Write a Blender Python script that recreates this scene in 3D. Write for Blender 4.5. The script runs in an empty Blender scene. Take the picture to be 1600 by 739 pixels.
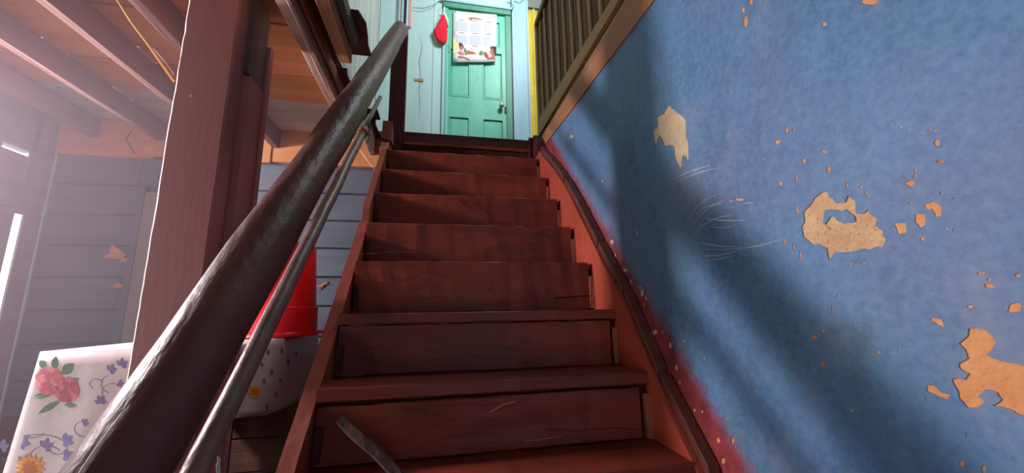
import bpy, bmesh, math, random
from mathutils import Vector, Matrix, noise, geometry
random.seed(7)
SC = bpy.context.scene
COL = SC.collection

# ---------------------------------------------------------------- camera
# frame: X right across the stairs, Y forward up the stairs, Z up; the eye is at the origin, the floor at FLOOR
FLOOR = -0.985
R = [[0.98065885, 0.0198673, 0.1947139], [-0.19490529, 0.19007089, 0.96222918], [-0.01789255, -0.98156933, 0.19026695]]
right = Vector((R[0][0], R[1][0], R[2][0])); down = Vector((R[0][1], R[1][1], R[2][1])); fwd = Vector((R[0][2], R[1][2], R[2][2]))
cam = bpy.data.cameras.new('camera'); cam.sensor_width = 36; cam.lens = 13.5; cam.clip_start = 0.02; cam.clip_end = 100
co = bpy.data.objects.new('camera', cam); COL.objects.link(co)
M = Matrix((right, -down, -fwd)).transposed()
co.matrix_world = M.to_4x4()
SC.camera = co

def H(px, py, ax, v):
    """point of the photo pixel's sight line on a plane of the room (ax = 0,1,2 ; coordinate v)"""
    d = right * (px - 800) + down * (py - 369.5) + fwd * 600
    return d * (v / d[ax])

# ---------------------------------------------------------------- world, lights, exposure
w = bpy.data.worlds.new('world'); SC.world = w; w.use_nodes = True
nt = w.node_tree; bg = nt.nodes['Background']
bg.inputs[0].default_value = (0.86, 0.92, 1.0, 1); bg.inputs[1].default_value = 2.4
SC.view_settings.view_transform = 'Standard'; SC.view_settings.look = 'None'; SC.view_settings.gamma = 1
SC.view_settings.use_curve_mapping = False
SC.view_settings.exposure = 0.0

def area(name, loc, target, sx, sy, power, color):
    l = bpy.data.lights.new(name, 'AREA'); l.shape = 'RECTANGLE'; l.size = sx; l.size_y = sy; l.energy = power; l.color = color
    o = bpy.data.objects.new(name, l); COL.objects.link(o); o.location = loc
    o.rotation_euler = (Vector(target) - Vector(loc)).to_track_quat('-Z', 'Y').to_euler()
    return o
area('window_daylight', (-2.3, 1.48, 0.68), (0.7, 0.8, 0.0), 0.16, 0.2, 85, (1.0, 0.88, 0.93))
area('landing_daylight', (1.0, 2.2, 3.6), (0.25, 3.7, 2.2), 0.7, 0.5, 48, (0.92, 0.99, 1.0))
area('low_fill_light', (-2.2, 0.1, -0.45), (-0.9, 1.3, 0.9), 0.8, 0.8, 14, (1.0, 0.84, 0.78))  # added fill that brightens the ceiling from below; no yard door is seen

# ---------------------------------------------------------------- materials
def mat(name, c1, c2=None, scale=6, rough=.6, bump=.15, bscale=None, stretch=(1, 1, 1), c3=None, t3=.62, s3=3, w3=.03, detail=8, metallic=0, spec=.4, grain=None):
    m = bpy.data.materials.new(name); m.use_nodes = True
    n = m.node_tree.nodes; L = m.node_tree.links; b = n['Principled BSDF']
    b.inputs['Roughness'].default_value = rough; b.inputs['Metallic'].default_value = metallic
    b.inputs['Specular IOR Level'].default_value = spec
    tc = n.new('ShaderNodeTexCoord'); mp = n.new('ShaderNodeMapping'); mp.inputs['Scale'].default_value = stretch
    L.new(tc.outputs['Object'], mp.inputs[0])
    no = n.new('ShaderNodeTexNoise'); no.inputs['Scale'].default_value = scale; no.inputs['Detail'].default_value = detail; no.inputs['Roughness'].default_value = .65
    L.new(mp.outputs[0], no.inputs[0])
    cr = n.new('ShaderNodeValToRGB'); cr.color_ramp.elements[0].position = .34; cr.color_ramp.elements[1].position = .66
    cr.color_ramp.elements[0].color = (*c1, 1); cr.color_ramp.elements[1].color = (*(c2 or c1), 1)
    L.new(no.outputs[0], cr.inputs[0]); out = cr.outputs[0]
    if c3:
        n3 = n.new('ShaderNodeTexNoise'); n3.inputs['Scale'].default_value = s3; n3.inputs['Detail'].default_value = 10; n3.inputs['Roughness'].default_value = .7
        L.new(mp.outputs[0], n3.inputs[0])
        r3 = n.new('ShaderNodeValToRGB'); r3.color_ramp.elements[0].position = t3; r3.color_ramp.elements[1].position = t3 + w3
        L.new(n3.outputs[0], r3.inputs[0])
        mx = n.new('ShaderNodeMix'); mx.data_type = 'RGBA'; L.new(r3.outputs[0], mx.inputs['Factor']); L.new(out, mx.inputs['A']); mx.inputs['B'].default_value = (*c3, 1)
        out = mx.outputs['Result']
    if grain:
        oi = n.new('ShaderNodeObjectInfo')
        hv = n.new('ShaderNodeHueSaturation'); mr = n.new('ShaderNodeMapRange'); mr.inputs['To Min'].default_value = 1 - grain; mr.inputs['To Max'].default_value = 1 + grain
        L.new(oi.outputs['Random'], mr.inputs[0]); L.new(mr.outputs[0], hv.inputs['Value']); L.new(out, hv.inputs['Color']); out = hv.outputs[0]
    L.new(out, b.inputs['Base Color'])
    if bump:
        nb = n.new('ShaderNodeTexNoise'); nb.inputs['Scale'].default_value = bscale or scale * 6; nb.inputs['Detail'].default_value = 6
        L.new(mp.outputs[0], nb.inputs[0])
        bp = n.new('ShaderNodeBump'); bp.inputs['Strength'].default_value = bump; bp.inputs['Distance'].default_value = .01
        L.new(nb.outputs[0], bp.inputs['Height']); L.new(bp.outputs[0], b.inputs['Normal'])
    return m

GX, GY, GZ = (.12, 1, 1), (1, .12, 1), (1, 1, .12)       # grain running along X, Y, Z
M_red = mat('red_stair_paint', (.115, .017, .011), (.225, .034, .015), 4, .5, .9, 16, (.35, 1, 1), (.065, .012, .010), .56, 5, .16, spec=.3)
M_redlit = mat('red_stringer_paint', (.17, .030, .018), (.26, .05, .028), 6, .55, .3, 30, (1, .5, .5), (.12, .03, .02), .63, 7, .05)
M_redright_lit = mat('lit_red_stringer_paint', (.29, .042, .022), (.40, .064, .033), 6, .55, .3, 30, (1, .5, .5), (.22, .04, .025), .63, 7, .05)  # brighter copy of the stringer red: light on the left-facing side, put in the colour
M_cleat = mat('worn_red_wood', (.20, .055, .03), (.34, .12, .07), 9, .6, .4, 40, GZ)
M_newel = mat('dark_red_paint', (.055, .012, .012), (.085, .02, .018), 6, .6, .2, 40, GZ, spec=.15)
M_post = mat('maroon_post_paint', (.36, .155, .15), (.42, .185, .175), 7, .65, .15, 80, GZ, (.15, .05, .05), .66, 5, .05)
M_postgrey = mat('weathered_grey_wood', (.10, .085, .08), (.22, .19, .17), 9, .75, .4, 40, GZ)
M_stick = mat('dull_brown_stick', (.045, .022, .016), (.075, .04, .03), 9, .9, .4, 40)
M_cap = mat('dark_red_cap_paint', (.085, .020, .016), (.14, .034, .026), 8, .6, .4, 40, GY, (.05, .015, .012), .62, 6, .06)
M_barelit = mat('bare_wood_and_lit_edge', (.72, .55, .44), (.85, .70, .58), 20, .7, .3, 60)
M_rail = mat('worn_handrail_wood', (.075, .027, .023), (.125, .052, .042), 7, .48, .5, 45, (1, .35, .35), (.17, .12, .10), .60, 5, .16, spec=.3)
M_pipe = mat('worn_pipe_paint', (.13, .065, .05), (.22, .125, .10), 16, .42, .25, 60, (1, .5, .5), (.20, .18, .165), .56, 12, .1)
M_joist = mat('joist_wood', (.15, .075, .06), (.22, .11, .085), 6, .7, .35, 40, GY, grain=.15)
M_joistpale = mat('pale_joist_wood', (.30, .19, .14), (.42, .28, .21), 9, .7, .35, 40, GY)
M_joistlite = mat('orange_joist_wood', (.26, .10, .05), (.36, .15, .08), 8, .65, .35, 40, GY)
M_deck = mat('ceiling_board_wood', (.36, .13, .05), (.54, .23, .10), 5, .7, .3, 40, GX, (.22, .07, .035), .60, 5, .12, grain=.22)
M_deckpale = mat('ceiling_board_pale', (.30, .25, .23), (.44, .37, .34), 6, .7, .3, 40, GX, grain=.12)
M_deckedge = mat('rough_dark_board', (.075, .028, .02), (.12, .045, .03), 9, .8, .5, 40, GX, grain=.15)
M_band = mat('orange_band_board', (.46, .17, .06), (.60, .26, .10), 5, .7, .25, 40, (.3, 1, 1), (.33, .11, .05), .64, 6, .1, grain=.08)
M_bplank = mat('blue_plank_paint', (.062, .08, .10), (.105, .13, .165), 5, .65, .25, 40, GX, (.08, .09, .12), .60, 4, .1, grain=.10)
M_lwall = mat('left_wall_paint', (.20, .19, .22), (.28, .26, .30), 5, .7, .2, 30, GY)
M_frame = mat('drab_green_wood', (.13, .13, .11), (.19, .185, .16), 8, .7, .3, 40, GZ)
M_beam = mat('brown_beam_board', (.30, .115, .045), (.42, .19, .08), 7, .6, .35, 45, GY, (.22, .06, .035), .68, 4, .06)
M_rail2 = mat('olive_rail_wood', (.42, .25, .10), (.58, .37, .17), 9, .65, .3, 45, GY)
M_slat = mat('dark_brown_slat', (.15, .078, .030), (.22, .12, .05), 6, .65, .3, 45, GZ, (.035, .02, .014), .72, 9, .04, grain=.15)
M_batten = mat('olive_batten', (.44, .38, .21), (.60, .53, .32), 9, .65, .2, 45, GZ)
M_darkgap = mat('dark_maroon_band', (.045, .010, .010), (.06, .014, .014), 5, .7, .2, spec=.1)
M_teal = mat('teal_door_paint', (.11, .48, .34), (.18, .62, .46), 4, .42, .15, 40, (1, 1, .4), (.35, .68, .54), .66, 6, .1)
M_tealdark = mat('green_frame_paint', (.07, .25, .17), (.12, .36, .26), 5, .5, .2, 40, GZ)
M_aqua = mat('aqua_plank_paint', (.42, .63, .62), (.56, .75, .75), 5, .5, .15, 40, GZ, (.62, .72, .66), .66, 8, .06)
M_sky = mat('pale_blue_trim_paint', (.30, .50, .62), (.40, .62, .73), 5, .5, .12, 40, GZ)
M_greyplank = mat('grey_white_plank', (.40, .42, .40), (.58, .60, .57), 9, .7, .3, 50, GZ)
M_yellow = mat('yellow_curtain_cloth', (.62, .45, .035), (.78, .60, .10), 6, .8, .15)
M_floor = mat('concrete_floor', (.10, .085, .08), (.17, .15, .14), 5, .8, .3)
M_upwall = mat('upstairs_plaster', (.42, .42, .40), (.5, .5, .48), 4, .8, .1)
M_plaster = mat('bare_plaster', (.56, .33, .17), (.72, .47, .26), 22, .9, .8, 90, (1, 1, 1), (.42, .21, .09), .60, 34, .06)
M_plaster2 = mat('bare_orange_plaster', (.66, .27, .10), (.78, .37, .16), 16, .9, .7, 90, (1, 1, 1), (.48, .16, .06), .62, 26, .06)
M_plaster1 = mat('bare_sand_plaster', (.52, .40, .25), (.64, .50, .33), 22, .9, .6, 90)
M_lip = mat('paint_lip', (.10, .09, .09), (.3, .3, .32), 30, .8, .1)
M_bucket = mat('red_plastic', (.85, .012, .02), (.90, .018, .03), 4, .35, .02)
M_cloth = mat('white_oilcloth', (.56, .50, .50), (.66, .60, .60), 7, .38, .15, 24)
M_tablewood = mat('table_wood', (.10, .05, .03), (.16, .08, .05), 8, .6, .2)
M_white = mat('white_scrap', (.6, .58, .57), None, 8, .7, .1)
M_paper = mat('calendar_paper', (.80, .80, .86), (.86, .86, .90), 5, .6, .03)
M_grid = mat('calendar_grid_ink', (.52, .55, .68), None, 5, .7, 0)
M_ink = mat('calendar_text_ink', (.25, .25, .32), None, 5, .7, 0)
M_brownink = mat('calendar_title_ink', (.42, .16, .07), None, 5, .7, 0)
M_skin = mat('print_brown_skin', (.42, .13, .07), (.55, .20, .11), 30, .7, 0)
M_hair = mat('print_dark_hair', (.05, .03, .03), None, 5, .7, 0)
M_pink = mat('print_pink', (.75, .36, .45), (.85, .55, .60), 30, .7, 0)
M_printred = mat('print_red', (.55, .06, .06), None, 30, .7, 0)
M_printyel = mat('print_yellow', (.80, .68, .18), (.85, .75, .40), 30, .7, 0)
M_felt = mat('red_felt', (.80, .012, .03), (.88, .02, .045), 20, .9, .3, 90)
M_feltwhite = mat('white_felt', (.7, .72, .68), None, 20, .9, .3, 90)
M_rust = mat('rusty_iron', (.35, .20, .08), (.55, .38, .20), 30, .8, .4, 60, metallic=.3)
M_iron = mat('dark_iron', (.03, .03, .03), (.06, .05, .05), 20, .5, .2, 60, metallic=.7)
M_brass = mat('worn_brass', (.35, .42, .30), (.45, .5, .36), 20, .4, .1, 60, metallic=.5)
M_string = mat('yellow_string', (.80, .42, .06), (.9, .5, .1), 30, .7, .1)
M_cord = mat('pink_cord', (.70, .40, .33), (.8, .5, .42), 30, .6, .1)
M_flowred = mat('print_rose', (.62, .10, .14), (.74, .20, .24), 60, .5, 0)
M_flowdark = mat('print_dark_rose', (.36, .05, .07), (.48, .10, .12), 60, .5, 0)
M_flowpink = mat('print_light_rose', (.78, .26, .30), (.84, .36, .38), 60, .5, 0)
M_leafg = mat('print_green_leaf', (.07, .20, .08), (.12, .28, .13), 40, .5, 0)
M_leafb = mat('print_blue_leaf', (.13, .13, .34), (.22, .21, .46), 60, .5, 0)
M_vine = mat('print_vine', (.26, .22, .34), None, 60, .5, 0)
M_floworange = mat('print_orange', (.80, .30, .03), (.88, .42, .06), 60, .5, 0)
M_flowyel = mat('print_deep_orange', (.62, .17, .02), None, 60, .5, 0)
M_outside = mat('pale_ground', (.5, .5, .48), None, 5, .9, .1)

# blue wall paint: mottled blue, grimy patches, red overpaint along the stair edge
def blue_wall():
    m = bpy.data.materials.new('mottled_blue_wall_paint'); m.use_nodes = True
    n = m.node_tree.nodes; L = m.node_tree.links; b = n['Principled BSDF']; b.inputs['Roughness'].default_value = .55
    b.inputs['Specular IOR Level'].default_value = .35
    tc = n.new('ShaderNodeTexCoord')
    def nz(scale, det=8, rough=.65, sc=(1, 1, 1)):
        mp = n.new('ShaderNodeMapping'); mp.inputs['Scale'].default_value = sc; L.new(tc.outputs['Object'], mp.inputs[0])
        x = n.new('ShaderNodeTexNoise'); x.inputs['Scale'].default_value = scale; x.inputs['Detail'].default_value = det; x.inputs['Roughness'].default_value = rough
        L.new(mp.outputs[0], x.inputs[0]); return x.outputs[0]
    def ramp(v, stops):
        r = n.new('ShaderNodeValToRGB'); e = r.color_ramp.elements
        while len(e) < len(stops): e.new(.5)
        for i, (p, c) in enumerate(stops): e[i].position = p; e[i].color = (*c, 1)
        L.new(v, r.inputs[0]); return r.outputs[0]
    def mix(f, a, bb, mode='MIX'):
        x = n.new('ShaderNodeMix'); x.data_type = 'RGBA'; x.blend_type = mode
        if isinstance(f, float): x.inputs['Factor'].default_value = f
        else: L.new(f, x.inputs['Factor'])
        L.new(a, x.inputs['A'])
        if isinstance(bb, tuple): x.inputs['B'].default_value = (*bb, 1)
        else: L.new(bb, x.inputs['B'])
        return x.outputs['Result']
    base = ramp(nz(2.6, 10, .6, (1, 1, .55)), [(.30, (.05, .105, .20)), (.50, (.07, .17, .34)), (.70, (.12, .27, .46))])
    base = mix(ramp(nz(1.7, 6, .6), [(.42, (0, 0, 0)), (.62, (.75, .75, .75))]), base, (.125, .15, .29))
    base = mix(ramp(nz(2.3, 8, .65, (1, 1.3, .5)), [(.48, (0, 0, 0)), (.66, (.7, .7, .7))]), base, (.085, .20, .29))
    base = mix(ramp(nz(60, 4, .7), [(.35, (0, 0, 0)), (.75, (.38, .38, .38))]), base, (.22, .38, .52))
    base = mix(ramp(nz(85, 3, .7), [(.58, (0, 0, 0)), (.72, (.4, .4, .4))]), base, (.05, .10, .17))
    base = mix(ramp(nz(3.4, 9, .7, (1, 1, .7)), [(.54, (0, 0, 0)), (.72, (.75, .75, .75))]), base, (.25, .27, .36))
    base = mix(ramp(nz(4.2, 9, .78), [(.53, (0, 0, 0)), (.72, (.75, .75, .75))]), base, (.055, .085, .12))
    sx = n.new('ShaderNodeSeparateXYZ'); L.new(tc.outputs['Object'], sx.inputs[0])
    def ma(op, a, c):
        x = n.new('ShaderNodeMath'); x.operation = op
        for i, v in enumerate((a, c)):
            if isinstance(v, (int, float)): x.inputs[i].default_value = v
            else: L.new(v, x.inputs[i])
        return x.outputs[0]
    t = ma('ADD', ma('SUBTRACT', sx.outputs[2], ma('MULTIPLY', sx.outputs[1], 1.0284)), 1.40)    # height over the nosing line
    low = ma('MULTIPLY', ma('SUBTRACT', 1.6, sx.outputs[1]), -.04)                                # the overpaint is broader towards the foot
    t = ma('SUBTRACT', t, low)
    t = ma('ADD', t, ma('MULTIPLY', ma('SUBTRACT', nz(24, 10, .8), .5), .22))
    f = ramp(t, [(.150, (1, 1, 1)), (.235, (0, 0, 0))])
    base = mix(f, base, ramp(nz(14, 8, .7), [(.35, (.15, .02, .025)), (.65, (.30, .045, .05))]))
    L.new(base, b.inputs['Base Color'])
    h = ma('ADD', ma('MULTIPLY', nz(5, 6, .55), 1.0), ma('MULTIPLY', nz(110, 4, .7), .16))
    bp = n.new('ShaderNodeBump'); bp.inputs['Strength'].default_value = .14; bp.inputs['Distance'].default_value = .006
    L.new(h, bp.inputs['Height']); L.new(bp.outputs[0], b.inputs['Normal'])
    return m
M_blue = blue_wall()

# ---------------------------------------------------------------- mesh helpers
def obj(name, bm, m, parent=None, smooth=False, kind=None, label=None):
    me = bpy.data.meshes.new(name); bm.normal_update(); bm.to_mesh(me); bm.free()
    for x in (m if isinstance(m, (list, tuple)) else [m]): me.materials.append(x)
    if smooth:
        for p in me.polygons: p.use_smooth = True
    o = bpy.data.objects.new(name, me); COL.objects.link(o)
    if parent: o.parent = parent
    if kind: o['kind'] = kind
    if label: o['label'] = label
    return o
def thing(name, label, cat, group=None):
    o = bpy.data.objects.new(name, None); COL.objects.link(o); o['label'] = label; o['category'] = cat
    if group: o['group'] = group
    return o
def tag(o, label, cat, group=None):
    o['label'] = label; o['category'] = cat
    if group: o['group'] = group
    return o
def struct(name):
    o = bpy.data.objects.new(name, None); COL.objects.link(o); o['kind'] = 'structure'; return o

def box(bm, x0, x1, y0, y1, z0, z1, jit=0.0):
    vs = [bm.verts.new((x + random.uniform(-jit, jit), y + random.uniform(-jit, jit), z + random.uniform(-jit, jit)))
          for x in (x0, x1) for y in (y0, y1) for z in (z0, z1)]
    for f in ((0, 1, 3, 2), (4, 6, 7, 5), (0, 4, 5, 1), (2, 3, 7, 6), (0, 2, 6, 4), (1, 5, 7, 3)):
        bm.faces.new([vs[i] for i in f])
def beam(bm, a, b, side, w_, h_, seg=6, jit=.0015, cham=.003):
    """bar from a to b; side = direction of its width w_; worn chamfered edges"""
    a = Vector(a); b = Vector(b); u = (b - a).normalized(); s = Vector(side); s = (s - u * s.dot(u)).normalized(); t = u.cross(s)
    c = cham; prof = [(-w_/2 + c, -h_/2), (w_/2 - c, -h_/2), (w_/2, -h_/2 + c), (w_/2, h_/2 - c), (w_/2 - c, h_/2), (-w_/2 + c, h_/2), (-w_/2, h_/2 - c), (-w_/2, -h_/2 + c)]
    rings = []
    for i in range(seg + 1):
        p = a.lerp(b, i / seg); rings.append([bm.verts.new(p + s * (x + random.uniform(-jit, jit)) + t * (y + random.uniform(-jit, jit))) for x, y in prof])
    for i in range(seg):
        for k in range(8): bm.faces.new((rings[i][k], rings[i][(k+1) % 8], rings[i+1][(k+1) % 8], rings[i+1][k]))
    bm.faces.new(rings[0][::-1]); bm.faces.new(rings[-1])
def tube(bm, pts, rad, n=12, jit=0.0, cap=True):
    pts = [Vector(p) for p in pts]; rings = []; ref = None
    for i, p in enumerate(pts):
        u = (pts[min(i+1, len(pts)-1)] - pts[max(i-1, 0)]).normalized()
        if ref is None: ref = Vector((0, 0, 1)) if abs(u.z) < .9 else Vector((1, 0, 0))
        s = (ref - u * ref.dot(u)).normalized(); ref = s; t = u.cross(s)
        r = rad[i] if isinstance(rad, (list, tuple)) else rad
        ring = []
        for k in range(n):
            a = 2 * math.pi * k / n; rr = r * (1 + jit * noise.noise(Vector((math.cos(a) * 2, math.sin(a) * 2, i * .55))))
            ring.append(bm.verts.new(p + (s * math.cos(a) + t * math.sin(a)) * rr))
        rings.append(ring)
    for i in range(len(rings) - 1):
        for k in range(n): bm.faces.new((rings[i][k], rings[i][(k+1) % n], rings[i+1][(k+1) % n], rings[i+1][k]))
    if cap: bm.faces.new(rings[0][::-1]); bm.faces.new(rings[-1])
def prism(bm, poly, ax, v0, v1):
    """polygon in the plane across axis ax, from v0 to v1"""
    def P(p, v):
        q = list(p); q.insert(ax, v); return bm.verts.new(q)
    A = [P(p, v0) for p in poly]; Bv = [P(p, v1) for p in poly]; n = len(poly)
    bm.faces.new(A[::-1]); bm.faces.new(Bv)
    for i in range(n): bm.faces.new((A[i], A[(i+1) % n], Bv[(i+1) % n], Bv[i]))
def lathe(bm, c, prof, n=32, caps=True):
    rings = [[bm.verts.new((c[0] + r * math.cos(2*math.pi*k/n), c[1] + r * math.sin(2*math.pi*k/n), c[2] + z)) for k in range(n)] for r, z in prof]
    for i in range(len(rings)-1):
        for k in range(n): bm.faces.new((rings[i][k], rings[i][(k+1) % n], rings[i+1][(k+1) % n], rings[i+1][k]))
    if caps: bm.faces.new(rings[0][::-1]); bm.faces.new(rings[-1])
def fix(bm): bmesh.ops.recalc_face_normals(bm, faces=bm.faces[:])
def one(name, m, parent, *a, **k):
    bm = bmesh.new(); box(bm, *a, jit=k.get('jit', 0)); fix(bm)
    if k.get('bev'): bmesh.ops.bevel(bm, geom=bm.edges[:], offset=k['bev'], segments=2, affect='EDGES')
    return obj(name, bm, m, parent, label=k.get('label'))
def plank(name, m, parent, a, b, side, w_, h_, seg=6, jit=.0015, cham=.003, label=None):
    bm = bmesh.new(); beam(bm, a, b, side, w_, h_, seg, jit, cham); fix(bm); return obj(name, bm, m, parent, label=label)

# ================================================================ THE SETTING
fl = one('floor', M_floor, None, -2.6, 3.0, -2.2, 2.6, FLOOR - .1, FLOOR); fl['kind'] = 'structure'

# ---- right wall, with peeled plaster cut into the paint layer
XW = .72
def poly(px, X=XW):
    out = []
    for x, y in px:
        p = H(x, y, 0, X); out.append((p.y, p.z))
    return out
def crop(pts, x0, y0, s): return [(x0 + a / s, y0 + b / s) for a, b in pts]
PA = crop([(270,95),(295,95),(300,125),(330,130),(345,155),(400,190),(440,235),(442,330),(442,410),(460,440),(464,520),(468,600),(445,625),(437,575),(428,605),(415,570),(405,590),(400,680),(380,690),(350,640),(330,580),(320,490),(300,470),(235,480),(220,440),(200,400),(180,375),(165,440),(145,465),(130,420),(125,335),(170,290),(160,205),(225,175),(245,130)], 1000, 150, 6.16)
PB = crop([(430,135),(445,180),(470,190),(490,220),(555,215),(575,165),(625,200),(635,295),(690,290),(720,265),(735,300),(785,325),(775,380),(830,420),(825,455),(850,480),(825,535),(770,535),(730,560),(690,545),(600,570),(490,570),(460,600),(440,630),(420,540),(370,515),(320,520),(255,465),(240,390),(262,350),(255,280),(310,220),(335,180),(390,140)], 1200, 270, 4.62)
PC = crop([(265,232),(320,245),(350,270),(372,300),(355,335),(325,370),(400,400),(514,420),(620,440),(660,560),(640,720),(514,680),(440,640),(355,620),(385,605),(400,590),(375,555),(320,540),(285,575),(315,605),(280,630),(230,630),(190,590),(175,540),(150,490),(165,485),(215,490),(235,460),(185,430),(185,410),(230,385),(215,340),(185,310),(230,270),(235,235)], 1440, 440, 3.21)
patches = [(PA, M_plaster1), (PB, M_plaster), (PC, M_plaster2)]
for q in ([(25,520),(60,520),(105,560),(145,565),(130,590),(95,580),(30,550)], [(40,190),(55,180),(100,190),(115,230),(80,215)], [(440,115),(480,100),(502,120),(490,150),(430,155)],
          [(315,12),(350,12),(370,28),(320,30)], [(225,125),(260,120),(245,137)]):
    patches.append((crop(q, 1440, 440, 3.21), M_plaster2))
for q in ([(1120,230),(1190,205),(1250,245),(1250,310),(1210,320),(1180,260),(1140,260)], [(1060,295),(1135,300),(1135,370),(1100,400),(1060,350)], [(905,365),(990,360),(1000,430),(935,440),(920,390)],
          [(985,75),(1030,50),(1065,75),(1030,105)], [(1046,38),(1056,0),(1070,5),(1060,40)], [(190,215),(205,240),(225,290),(200,285)], [(110,490),(135,485),(130,510),(115,510)],
          [(75,70),(95,65),(100,90),(80,95)], [(695,145),(720,140),(715,175)], [(1095,465),(1135,465),(1130,485),(1100,490)], [(575,655),(620,645),(590,670)], [(670,650),(705,650),(690,665)],
          [(1010,215),(1045,210),(1020,230)], [(1235,130),(1265,150),(1245,155)]):
    patches.append((crop(q, 1200, 270, 4.62), M_plaster2))
chips = [(1165,34,4,11),(1161,16,3,5),(1173,3,3,6),(1357,3,16,5),(1288,38,4,4),(1229,203,3,6),(1240,205,2,4),(1215,222,5,4),(1192,249,2,2),(1256,252,3,4),(1295,265,4,5),(1288,237,6,2),
  (1244,278,2,4),(1219,287,3,4),(1323,289,2,5),(1345,292,3,2),(1464,223,5,6),(1468,252,7,2.4),(1430,266,3,2),(1272,527,5,4),(1286,517,3,3),(1285,570,3,4),(1294,586,4,1.2),(1301,597,3,1.5),(1372,550,4,2),
  (1405,549,3,1.5),(1270,623,2,3),(1330,642,3,3),(1503,724,4,5),(1537,733,4,7),(1447,621,2,2),(1532,427,7,3),(1545,437,4,2),(1590,430,5,3),(1515,479,5,3),
  (1019,524,3,8),(1024,519,3,4),(1047,540,2.5,6),(1057,575,3,5),(1003,458,3,7),(1009,466,2,3),(977,422,4,3.6),(956,378,3,4),(946,392,1.5,4),(995,364,2,4),(941,283,1.5,3),(893,213,3,3),
  (1085,641,2,3),(1097,643,2,2.5),(1122,688,3,5),(1130,720,3,6),(1145,688,2,6),(1135,655,1.5,2.5),(961,402,1.6,7),(985,440,1.6,4),(1000,449,1.5,3),(1035,520,1.2,4),(1069,533,1.5,3),(1010,509,3,2.5),
  (1160,675,1.5,3),(1158,652,1.5,2),(945,430,1,3),(1006,476,1.4,4),(1062,597,1.5,4),(1250,398,2,8),(1240,385,1.6,6),(1300,480,1.3,4),(1305,500,1,2.5),(1232,467,2,2),(1213,424,1.3,2.5),
  (1461,205,6,1),(1452,203,4,.9),(1440,208,5,1.0),(1420,202,5,.9),(1407,199,4,.8),(1392,195,4,.8),(1155,312,7,2),(1142,314,4,2),(1510,680,1.4,5),(1450,662,1,4),(1560,600,2,2),(1405,668,2,1.2),
  (1393,190,2,1),(1310,462,2,2),(1350,590,1.5,2),(1250,640,1.5,1.5),(1180,610,1.5,2),(1120,590,1.2,2.5),(1100,560,1.2,2.5),(1490,310,1,2),(1478,357,4,1.4),(1490,360,2,2.5)]
for (cx, cy, rx, ry) in chips:
    n_ = 7; a0 = random.random() * 6
    patches.append(([(cx + rx * (.75 + .4 * random.random()) * math.cos(a0 + 6.283 * i / n_), cy + ry * (.75 + .4 * random.random()) * math.sin(a0 + 6.283 * i / n_)) for i in range(n_)],
                    M_plaster1 if cx < 1120 else M_plaster2))
def roughen(P, amp):
    out = []
    for i in range(len(P)):
        a = Vector(P[i]); b = Vector(P[(i+1) % len(P)]); d = (b - a).length; k = max(1, int(d / 5))
        for j in range(k):
            p = a.lerp(b, j / k); 
            if j: p += Vector((random.uniform(-amp, amp), random.uniform(-amp, amp)))
            out.append((p.x, p.y))
    return out
wall = struct('wall_right')
Y0, Y1, Z0, Z1 = -2.2, 2.62, FLOOR, 1.10
V2 = [Vector((Y0, Z0)), Vector((Y1, Z0)), Vector((Y1, Z1)), Vector((Y0, Z1))]
faces_in = [[0, 1, 2, 3]]; patch_mat = [None]
for P, m_ in patches:
    Q = [Vector(p) for p in poly(roughen(P, .8 if len(P) > 20 else .3))]
    i0 = len(V2); V2 += Q; faces_in.append(list(range(i0, i0 + len(Q)))); patch_mat.append(m_)
KEEP = len(faces_in)      # paint islands remain inside the large patch
Q = [Vector(p) for p in poly(roughen(crop([(410,270),(455,262),(500,268),(520,280),(560,262),(590,290),(620,310),(632,350),(590,362),(540,365),(500,345),(480,320),(450,315),(430,345),(410,375),(395,365),(400,320)], 1200, 270, 4.62), .6))]
i0 = len(V2); V2 += Q; faces_in.append(list(range(i0, i0 + len(Q)))); patch_mat.append(None)
verts, edges, faces, _, _, of = geometry.delaunay_2d_cdt(V2, [], faces_in, 1, 1e-6, True)
bm = bmesh.new(); bv = [bm.verts.new((XW, v.x, v.y)) for v in verts]; by = {}
for f, o_ in zip(faces, of):
    ids = [k for k in o_ if k > 0]
    if not ids or KEEP in ids:
        try: bm.faces.new([bv[i] for i in f])
        except ValueError: pass
    else: by.setdefault(min(ids), []).append(f)
for f in bm.faces:
    f.normal_update()
    if f.normal.x > 0: f.normal_flip()
for v in [v for v in bm.verts if not v.link_faces]: bm.verts.remove(v)
# the rim of each hole steps back to the plaster
rim = [e for e in bm.edges if len(e.link_faces) == 1 and not all(abs(v.co.y - Y0) < 1e-4 or abs(v.co.y - Y1) < 1e-4 or abs(v.co.z - Z0) < 1e-4 or abs(v.co.z - Z1) < 1e-4 for v in e.verts)]
ext = bmesh.ops.extrude_edge_only(bm, edges=rim)
for v in [g for g in ext['geom'] if isinstance(g, bmesh.types.BMVert)]: v.co.x += .003
obj('paint_layer', bm, M_blue, wall)
one('wall_core', M_plaster, wall, XW + .0046, XW + .11, Y0, Y1, Z0, Z1 - .02)
for pid, fs in by.items():
    big = len(fs) > 30; x_ = XW + (.0022 if big else .0012)
    bm = bmesh.new(); vm = {}
    for f in fs:
        for i in f:
            if i not in vm: vm[i] = bm.verts.new((x_, verts[i].x, verts[i].y))
        bm.faces.new([vm[i] for i in f])
    rim = [e for e in bm.edges if len(e.link_faces) == 1]
    ext = bmesh.ops.extrude_edge_only(bm, edges=rim)
    for v in [g for g in ext['geom'] if isinstance(g, bmesh.types.BMVert)]: v.co.x = XW + .0046
    fix(bm)
    for f in bm.faces:
        f.normal_update()
        if f.normal.x > .5: f.normal_flip()
    obj('bare_patch', bm, patch_mat[pid], wall)
bm = bmesh.new()
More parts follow.
